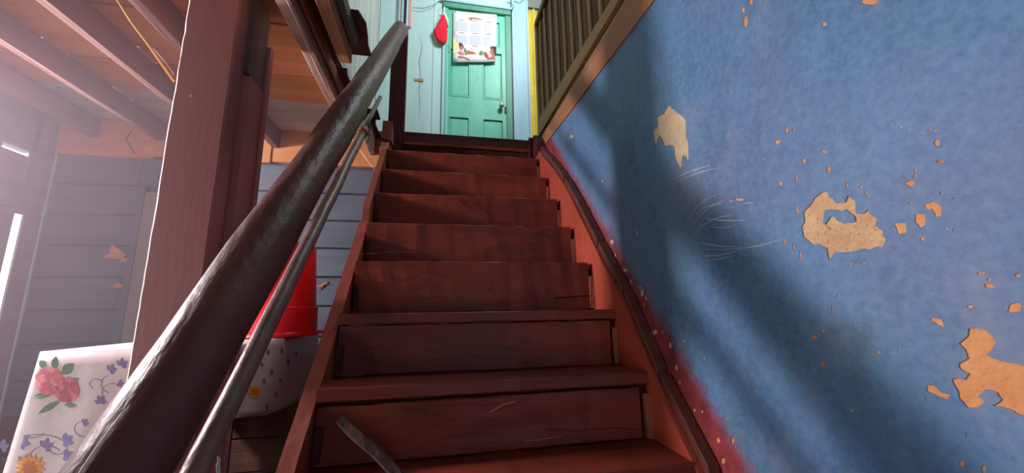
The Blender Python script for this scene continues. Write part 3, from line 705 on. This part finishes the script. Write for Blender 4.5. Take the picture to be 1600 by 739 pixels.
prism(bm, [(1.425, FLOOR), (1.455, FLOOR)] + [(1.44 + .015 * math.cos(a), zc + .02 * math.sin(a)) for a in (0, .6, 1.2, 1.9, 2.5, 3.14)], 0, PX1 + .0, PX1 + .028); fix(bm); obj('round_topped_batten', bm, M_post, po)
one('nail', M_barelit, po, H(299,150,1,PY0).x - .003, H(299,150,1,PY0).x + .003, PY0 - .003, PY0, H(299,150,1,PY0).z - .003, H(299,150,1,PY0).z + .003)

def cord(name, m_, label, pts, r):
    bm = bmesh.new(); tube(bm, pts, r, 6); fix(bm); return tag(obj(name, bm, m_, None, True), label, 'cord')
cord('string', M_string, 'yellow string running from the ceiling down to the maroon post', [H(178, -10, 1, 1.12), H(205, 34, 1, 1.18), H(232, 70, 1, 1.24), H(272, 128, 1, 1.30)], .0030)
cord('string', M_cord, 'thin pink string beside the yellow one, tied to the maroon post', [H(240, 75, 1, 1.235), H(255, 93, 1, 1.26), H(272, 117, 1, 1.29)], .0016)
cord('cable', M_cord, 'long pink cable stapled along the pale ceiling joist', [H(446, -6, 2, .992), H(470, 48, 2, .99), H(495, 105, 2, .992), H(518, 153, 2, .99)], .0026)
cord('string', M_cord, 'sagging pale string crossing the orange band board beside the post', [H(412, 174, 1, 2.36), H(430, 181, 1, 2.34), H(455, 188, 1, 2.33), H(487, 195, 1, 2.35)], .0028)
cord('string', M_cord, 'pale string hanging between the pipe joint and the left stringer', [H(545, 208, 1, 2.2), H(558, 228, 1, 2.2), H(572, 248, 1, 2.2), H(588, 268, 1, 2.2)], .0025)
cord('wire', M_iron, 'thin dark wire dangling on the orange band board left of the post', [H(205, 205, 1, 2.40), H(197, 217, 1, 2.40), H(203, 228, 1, 2.39), H(211, 240, 1, 2.40)], .003)
cord('wire', M_iron, 'dark wire sagging over the aqua boards near the red stocking', [U(644, 12, -.03), U(662, 13, -.04), U(678, 8, -.04), U(686, 2, -.04)], .0028)

# ================================================================ TABLE, CLOTH, BUCKET
ZT = -.096; TX0, TX1, TY0, TY1 = -1.172, -.622, 1.475, 2.33
tb = thing('table', 'square wooden table hidden under a flowered oilcloth beside the post', 'table')
one('table_top', M_tablewood, tb, TX0 + .01, TX1 - .01, TY0 + .01, TY1 - .01, ZT - .03, ZT - .004)
one('apron', M_tablewood, tb, TX0 + .05, TX1 - .05, TY0 + .05, TY1 - .05, ZT - .11, ZT - .031)
for x in (TX0 + .04, TX1 - .09):
    for y_ in (TY0 + .04, TY1 - .09): one('leg', M_tablewood, tb, x, x + .05, y_, y_ + .05, FLOOR, ZT - .031)
def perim(s):   # s in 0..4 : front (left to right), right side, back, left side
    k = int(s) % 4; f = s - int(s)
    c = [(TX0, TY0), (TX1, TY0), (TX1, TY1), (TX0, TY1)]; n4 = [(0, -1), (1, 0), (0, 1), (-1, 0)]
    a = c[k]; b = c[(k+1) % 4]
    p = Vector((a[0] + (b[0]-a[0]) * f, a[1] + (b[1]-a[1]) * f)); nn = Vector(n4[k])
    e = .06
    if f < e: nn = (nn * (.5 + f / e / 2) + Vector(n4[(k-1) % 4]) * (.5 - f / e / 2)).normalized()
    if f > 1 - e: g = (1 - f) / e; nn = (nn * (.5 + g / 2) + Vector(n4[(k+1) % 4]) * (.5 - g / 2)).normalized()
    return p, nn
def dropof(s):
    keys = [(0, .62), (.35, .50), (.97, .225), (1.0, .225), (1.25, .27), (2, .31), (3, .33), (4, .62)]
    for (a, x), (b, y_) in zip(keys, keys[1:]):
        if a <= s <= b: return x + (y_ - x) * (s - a) / (b - a)
    return .3
def skirt(s, dz, lift=0):
    p, nn = perim(s % 4); wv = math.sin(s * 9) * .5 + math.sin(s * 23 + 1) * .3
    off = .004 + lift + dz * .06 + wv * dz * .03
    return Vector((p.x + nn.x * off, p.y + nn.y * off, ZT - dz))
bm = bmesh.new(); NS = 160; rows = []
for j in range(13):
    row = []
    for i in range(NS):
        s = 4 * i / NS; row.append(bm.verts.new(skirt(s, dropof(s) * j / 12)))
    rows.append(row)
for j in range(12):
    for i in range(NS): bm.faces.new((rows[j][i], rows[j][(i+1) % NS], rows[j+1][(i+1) % NS], rows[j+1][i]))
bm.faces.new(rows[0])
fix(bm); bmesh.ops.solidify(bm, geom=bm.faces[:], thickness=.0012)
cl = thing('tablecloth', 'white oilcloth printed with roses, orange blooms and blue leaves, draped on the table', 'tablecloth')
obj('cloth', bm, M_cloth, cl, True)
# printed decoration: flat shapes that follow the cloth
def onfront(px, py, lift=.0012):
    p = H(px, py, 1, TY0 - .02)
    for _ in range(3):
        s = (p.x - TX0) / (TX1 - TX0); s = min(max(s, .001), .999); q = skirt(s, max(ZT - p.z, 0), lift); p = H(px, py, 1, q.y)
    return p
def onside(px, py, lift=.0012):
    p = H(px, py, 0, TX1 + .02)
    for _ in range(3):
        s = 1 + min(max((p.y - TY0) / (TY1 - TY0), .001), .999); q = skirt(s, max(ZT - p.z, 0), lift); p = H(px, py, 0, q.x)
    return p
def shape(pts, m_, name, on=onfront, lift=.0012, ctr=None):
    bm = bmesh.new(); c = ctr or (sum(p[0] for p in pts) / len(pts), sum(p[1] for p in pts) / len(pts))
    cv = bm.verts.new(on(*c, lift)); vs = [bm.verts.new(on(*p, lift)) for p in pts]
    for k in range(len(vs)): bm.faces.new((cv, vs[k], vs[(k+1) % len(vs)]))
    fix(bm); return obj(name, bm, m_, cl)
def blob(cx, cy, r, k=9, j=.25): return [(cx + r * random.uniform(1 - j, 1 + j) * math.cos(6.283 * i / k), cy + r * random.uniform(1 - j, 1 + j) * math.sin(6.283 * i / k)) for i in range(k)]
def leaf(cx, cy, L_, W_, a): 
    return [(cx + L_ * t * math.cos(a) - W_ * math.sin(math.pi * t) * sg * math.sin(a), cy + L_ * t * math.sin(a) + W_ * math.sin(math.pi * t) * sg * math.cos(a)) for sg, ts in ((1, (0, .2, .4, .6, .8, 1)), (-1, (.8, .6, .4, .2))) for t in ts]
def rose(cx, cy, r, ms, on=onfront):
    shape(blob(cx, cy, r, 14, .06), ms[0], 'printed_rose', on, .0011)
    for ring, n4, rad, l in ((.72, 9, .32, .0014), (.42, 6, .27, .0017), (.12, 3, .22, .0020)):
        for k in range(n4):
            a = 6.283 * k / n4 + ring; x, y_ = cx + r * ring * math.cos(a), cy + r * ring * math.sin(a)
            bmx = blob(x, y_, r * rad, 7, .2); shape(bmx, ms[(k + n4) % len(ms)], 'printed_petal', on, l + .00004 * k)
for lf_ in [(72,575,-2.3,16,6),(84,578,-1.4,22,6),(96,585,-.75,26,8),(88,612,2.9,40,5),(95,625,2.6,42,5),(100,632,.1,20,4),(106,600,-.5,20,5)]:
    shape(leaf(lf_[0], lf_[1], lf_[3], lf_[4], lf_[2]), M_leafg, 'printed_leaf', onfront, .0009)
rose(76, 595, 22, [M_flowpink, M_flowred, M_flowred]); rose(104, 609, 20, [M_flowred, M_flowdark, M_flowdark])
def butter(cx, cy, r, a, on=onfront):
    for d, l in ((0, 1), (.8, .9), (-.8, .85), (1.7, .6)): shape(leaf(cx, cy, r * l, r * .24, a + d), M_leafb, 'printed_leaf', on, .001 + .0001 * l)
for b_ in [(172,580,13,-1.2),(190,572,14,-1.5),(158,630,14,-2.0),(30,692,20,-.7),(70,700,17,-1.3),(100,690,17,-.6),(2,700,16,-1.2),(100,712,15,-.4),(28,720,14,-2.6),(185,598,10,.1),(130,662,10,-.9)]: butter(*b_)
def vine(pts, w_=.0011, on=onfront):
    bm = bmesh.new(); V = []
    P3 = [on(*p, .0010) for p in pts]
    for k, p in enumerate(P3):
        d = (P3[min(k+1, len(P3)-1)] - P3[max(k-1, 0)]).normalized(); s = Vector((-d.z, 0, d.x)) * w_ if on is onfront else Vector((0, -d.z, d.y)) * w_
        V.append((bm.verts.new(p - s), bm.verts.new(p + s)))
    for a, b in zip(V, V[1:]): bm.faces.new((a[0], a[1], b[1], b[0]))
    obj('printed_vine', bm, M_vine, cl)
def arc(cx, cy, rx, ry, a0, a1, n_=12): return [(cx + rx * math.cos(a0 + (a1 - a0) * i / n_), cy + ry * math.sin(a0 + (a1 - a0) * i / n_)) for i in range(n_ + 1)]
for v in [arc(60, 695, 42, 16, 3.5, 6.2), arc(72, 720, 28, 24, 3.3, 5.6), arc(20, 705, 24, 16, .2, 2.2), arc(90, 700, 14, 10, 0, 4.5), arc(170, 600, 12, 13, 1.5, 4.7), arc(175, 615, 16, 16, 2, 5), arc(130, 670, 14, 12, 1, 5), arc(50, 670, 20, 14, .5, 3), arc(150, 600, 10, 8, 2, 6)]: vine(v)
def daisy(cx, cy, r, on=onfront, k=16):
    for q in range(k):
        a = 6.283 * q / k; shape(leaf(cx, cy, r * random.uniform(.85, 1.05), r * .17, a), M_floworange, 'printed_petal', on, .0011 + .00004 * q)
    for q in range(9):
        a = 6.283 * q / 9 + .3; shape(leaf(cx, cy, r * .55, r * .10, a), M_flowyel, 'printed_petal', on, .0019 + .00003 * q)
daisy(46, 733, 27)
daisy(398, 612, 13, onside)
for b_ in [(405,548,7,1.4),(418,545,7,1.3),(440,542,8,1.5),(425,575,8,1.6),(412,590,7,1.4),(450,560,8,1.5),(430,610,8,1.4),(418,630,8,1.7),(462,548,7,1.4),(408,565,6,1.2),(438,590,6,1.5)]:
    shape(leaf(b_[0], b_[1], b_[2] * 1.5, b_[2] * .35, b_[3]), M_leafb, 'printed_leaf', onside, .001)

BY = 1.98; c0 = H(437, 520, 1, BY)
bk = thing('bucket', 'bright red plastic bucket standing upside down on the flowered tablecloth', 'bucket')
bc = (H(432, 520, 1, BY).x, BY, ZT + .0025)
hb = H(440, 383, 1, BY).z - bc[2]
R0 = .165
bm = bmesh.new(); lathe(bm, bc, [(R0 + .004, 0), (R0 + .009, .004), (R0 + .007, .014), (R0 + .001, .02), (R0 - .002, hb * .30), (R0 - .010, hb * .31), (R0 - .030, hb - .006), (R0 - .036, hb)], 48); fix(bm); obj('bucket_body', bm, M_bucket, bk, True)
for o_ in bk.children:
    md = o_.modifiers.new('edge', 'EDGE_SPLIT'); md.split_angle = math.radians(35)
one('handle_ear', M_bucket, bk, bc[0] + R0 + .004, bc[0] + R0 + .03, BY - .02, BY + .02, bc[2] + .006, bc[2] + .022)
bm = bmesh.new(); lathe(bm, (bc[0], bc[1], bc[2] + hb), [(R0 - .05, 0), (R0 - .05, .004), (R0 - .06, .004)], 32); fix(bm); obj('base_ring', bm, M_bucket, bk)

# ================================================================ CALENDAR AND STOCKING
ca = thing('calendar', 'white paper wall calendar with painted children hung on the teal door', 'calendar')
cy = yf - .016
tl, tr, br, bl_ = [H(*p, 1, cy) for p in ((708, 17), (776, 23), (775, 98), (708, 98))]
def cuv(u, v, lift=0):   # v down
    a = tl.lerp(tr, u); b = bl_.lerp(br, u); p = a.lerp(b, v); 
    return Vector((p.x, cy - lift - .010 * v * v - (.010 if False else 0), p.z + (.012 * max(0, u - .8) / .2 * max(0, v - .8) / .2)))
bm = bmesh.new(); G = [[bm.verts.new(cuv(i / 8, j / 10)) for i in range(9)] for j in range(11)]
for j in range(10):
    for i in range(8): bm.faces.new((G[j][i], G[j][i+1], G[j+1][i+1], G[j+1][i]))
fix(bm); bmesh.ops.solidify(bm, geom=bm.faces[:], thickness=.0012); obj('sheet', bm, M_paper, ca, True)
def cpoly(name, pts, m_, lift=.003):
    bm = bmesh.new(); c = (sum(p[0] for p in pts) / len(pts), sum(p[1] for p in pts) / len(pts))
    cv = bm.verts.new(cuv(*c, lift)); vs = [bm.verts.new(cuv(*p, lift)) for p in pts]
    for k in range(len(vs)): bm.faces.new((cv, vs[k], vs[(k+1) % len(vs)]))
    fix(bm); return obj(name, bm, m_, ca)
bm = bmesh.new()
for c_ in range(3):
    for r_ in range(3):
        if r_ == 2 and c_ != 1: continue
        u0 = .07 + .31 * c_; v0 = .18 + .265 * r_
        nr = 7 if r_ < 2 else 1
        for k in range(nr):
            vv = v0 + .03 + .028 * k; q = [cuv(u0, vv, .003), cuv(u0 + .25, vv, .003), cuv(u0 + .25, vv + .008, .003), cuv(u0, vv + .008, .003)]
            bm.faces.new([bm.verts.new(x) for x in q])
        for k in range(8 if r_ < 2 else 0):
            uu = u0 + .035 * k; q = [cuv(uu, v0 + .03, .003), cuv(uu + .005, v0 + .03, .003), cuv(uu + .005, v0 + .21, .003), cuv(uu, v0 + .21, .003)]
            bm.faces.new([bm.verts.new(x) for x in q])
fix(bm); obj('month_grids', bm, M_grid, ca, kind='stuff')
for c_ in range(3):
    for r_ in range(3):
        if r_ == 2 and c_ != 1: continue
        u0 = .13 + .31 * c_; v0 = .165 + .255 * r_; cpoly('month_heading', [(u0, v0), (u0 + .12, v0), (u0 + .12, v0 + .013), (u0, v0 + .013)], M_ink)
cpoly('title_print', [(.33, .115), (.48, .10), (.66, .125), (.665, .145), (.50, .135), (.34, .13)], M_brownink)
cpoly('title_print', [(.38, .135), (.43, .135), (.42, .17), (.39, .17)], M_leafg)
# the painted scene: a girl with braid at a table, a boy with a bird
cpoly('painted_curtain', [(0, .50), (.06, .56), (.12, .70), (.09, .82), (0, .84)], M_printyel)
cpoly('painted_table', [(.24, .79), (.55, .80), (.56, .85), (.24, .84)], M_printyel, .0034)
cpoly('painted_hair', [(.13, .63), (.17, .62), (.22, .66), (.25, .72), (.14, .74)], M_hair, .0034)
cpoly('painted_face', [(.15, .69), (.21, .68), (.23, .73), (.20, .77), (.16, .76)], M_skin, .0038)
cpoly('painted_dress', [(.13, .77), (.21, .76), (.24, .84), (.22, .90), (.12, .90), (.15, .83)], M_pink, .0034)
cpoly('painted_arm', [(.11, .80), (.15, .80), (.25, .85), (.24, .87), (.12, .84)], M_skin, .0040)
cpoly('painted_leg', [(.10, .89), (.22, .89), (.36, .93), (.38, .98), (.34, .96), (.28, .92), (.12, .93)], M_skin, .0038)
cpoly('painted_bench', [(.24, .73), (.29, .73), (.31, .86), (.26, .86)], M_leafg, .0032)
cpoly('painted_figures', [(.24, .80), (.33, .77), (.50, .81), (.52, .84), (.30, .85)], M_skin, .0040)
cpoly('painted_flowers', [(.58, .83), (.64, .76), (.70, .80), (.69, .86), (.62, .87)], M_leafg, .0034)
cpoly('painted_ribbon', [(.70, .81), (.76, .79), (.82, .88), (.78, .93), (.72, .88)], M_printred, .0036)
cpoly('painted_hair', [(.84, .70), (.92, .67), (1.0, .68), (1.0, .90), (.94, .84), (.88, .74)], M_hair, .0034)
cpoly('painted_face', [(.86, .73), (.92, .72), (.95, .82), (.90, .86), (.85, .80)], M_skin, .0038)
cpoly('painted_arm', [(.90, .83), (.97, .88), (.98, .96), (.78, .95), (.80, .90), (.88, .92)], M_skin, .0036)
for (a, b) in ((.02, .01), (.92, .05)):
    p = cuv(a + .02, b + .01, .002); bm = bmesh.new(); tube(bm, [p + Vector((0, .018, 0)), p, p + Vector((0, -.004, 0))], [.003, .003, .006], 8); obj('pin', bm, M_iron, ca)
for sg in ((716, 18, 708, 14), (722, 20, 733, 15)):
    pass

sk = thing('stocking', 'small red felt stocking hanging on the frame left of the teal door', 'stocking')
so = crop([(283,68),(292,72),(300,105),(306,150),(303,195),(295,208),(280,211),(262,205),(250,188),(244,170),(238,155),(240,142),(252,130),(262,115),(270,90)], 600, 0, 3.08)
bm = bmesh.new(); Q = [U(x, y_, -.045) for x, y_ in so]; cc = sum(Q, Vector()) / len(Q); lay = []
for sc_, dy in ((.75, .022), (.93, .014), (1, 0), (.93, -.014), (.75, -.022)):
    lay.append([bm.verts.new(Vector((cc.x + (q.x - cc.x) * sc_, q.y + dy, cc.z + (q.z - cc.z) * sc_))) for q in Q])
for a, b in zip(lay, lay[1:]):
    for k in range(len(Q)): bm.faces.new((a[k], a[(k+1) % len(Q)], b[(k+1) % len(Q)], b[k]))
bm.faces.new(lay[0]); bm.faces.new(lay[-1][::-1]); fix(bm); obj('stocking_body', bm, M_felt, sk, True)
bm = bmesh.new(); tube(bm, [U(690, 20, -.03), U(695, 24, -.02), U(699, 33, -.02), U(700, 42, -.02)], [.010, .018, .016, .006], 10); obj('cuff', bm, M_feltwhite, sk, True)
bm = bmesh.new(); tube(bm, [U(689, 24, -.045), U(690, 17, -.045), U(688, 12, -.035), U(691, 8, -.02)], .002, 6); obj('loop', bm, M_feltwhite, sk)

cur = thing('curtain', 'yellow cloth curtain hanging in the doorway right of the pale blue casing', 'curtain')
bm = bmesh.new(); prev = None
for i in range(41):
    x = .985 + .60 * i / 40; y_ = YU + .05 + .018 * math.sin(i * .9) + .01 * math.sin(i * 2.3)
    c_ = [bm.verts.new((x, y_ - .012 * math.sin(i * .5 + j), 1.22 + 2.2 * j / 6)) for j in range(7)]
    if prev:
        for j in range(6): bm.faces.new((prev[j], c_[j], c_[j+1], prev[j+1]))
    prev = c_
fix(bm); bmesh.ops.solidify(bm, geom=bm.faces[:], thickness=.002); obj('cloth', bm, M_yellow, cur, True)
bm = bmesh.new(); tube(bm, [(.97, YU + .05, 3.45), (1.63, YU + .05, 3.45)], .01, 10); obj('curtain_rod', bm, M_iron, cur)

# small hook at the top right of the door frame
hk = thing('hook', 'small dark iron hook and wire at the top right of the teal door frame', 'hook')
bm = bmesh.new(); tube(bm, [U(792, 4, -.04), U(798, 5, -.06), U(803, 10, -.06), U(800, 14, -.05)], .004, 6); tube(bm, [U(803, 2, -.03), U(812, 4, -.04), U(820, -2, -.04)], .0025, 6); obj('bent_wire', bm, M_iron, hk)
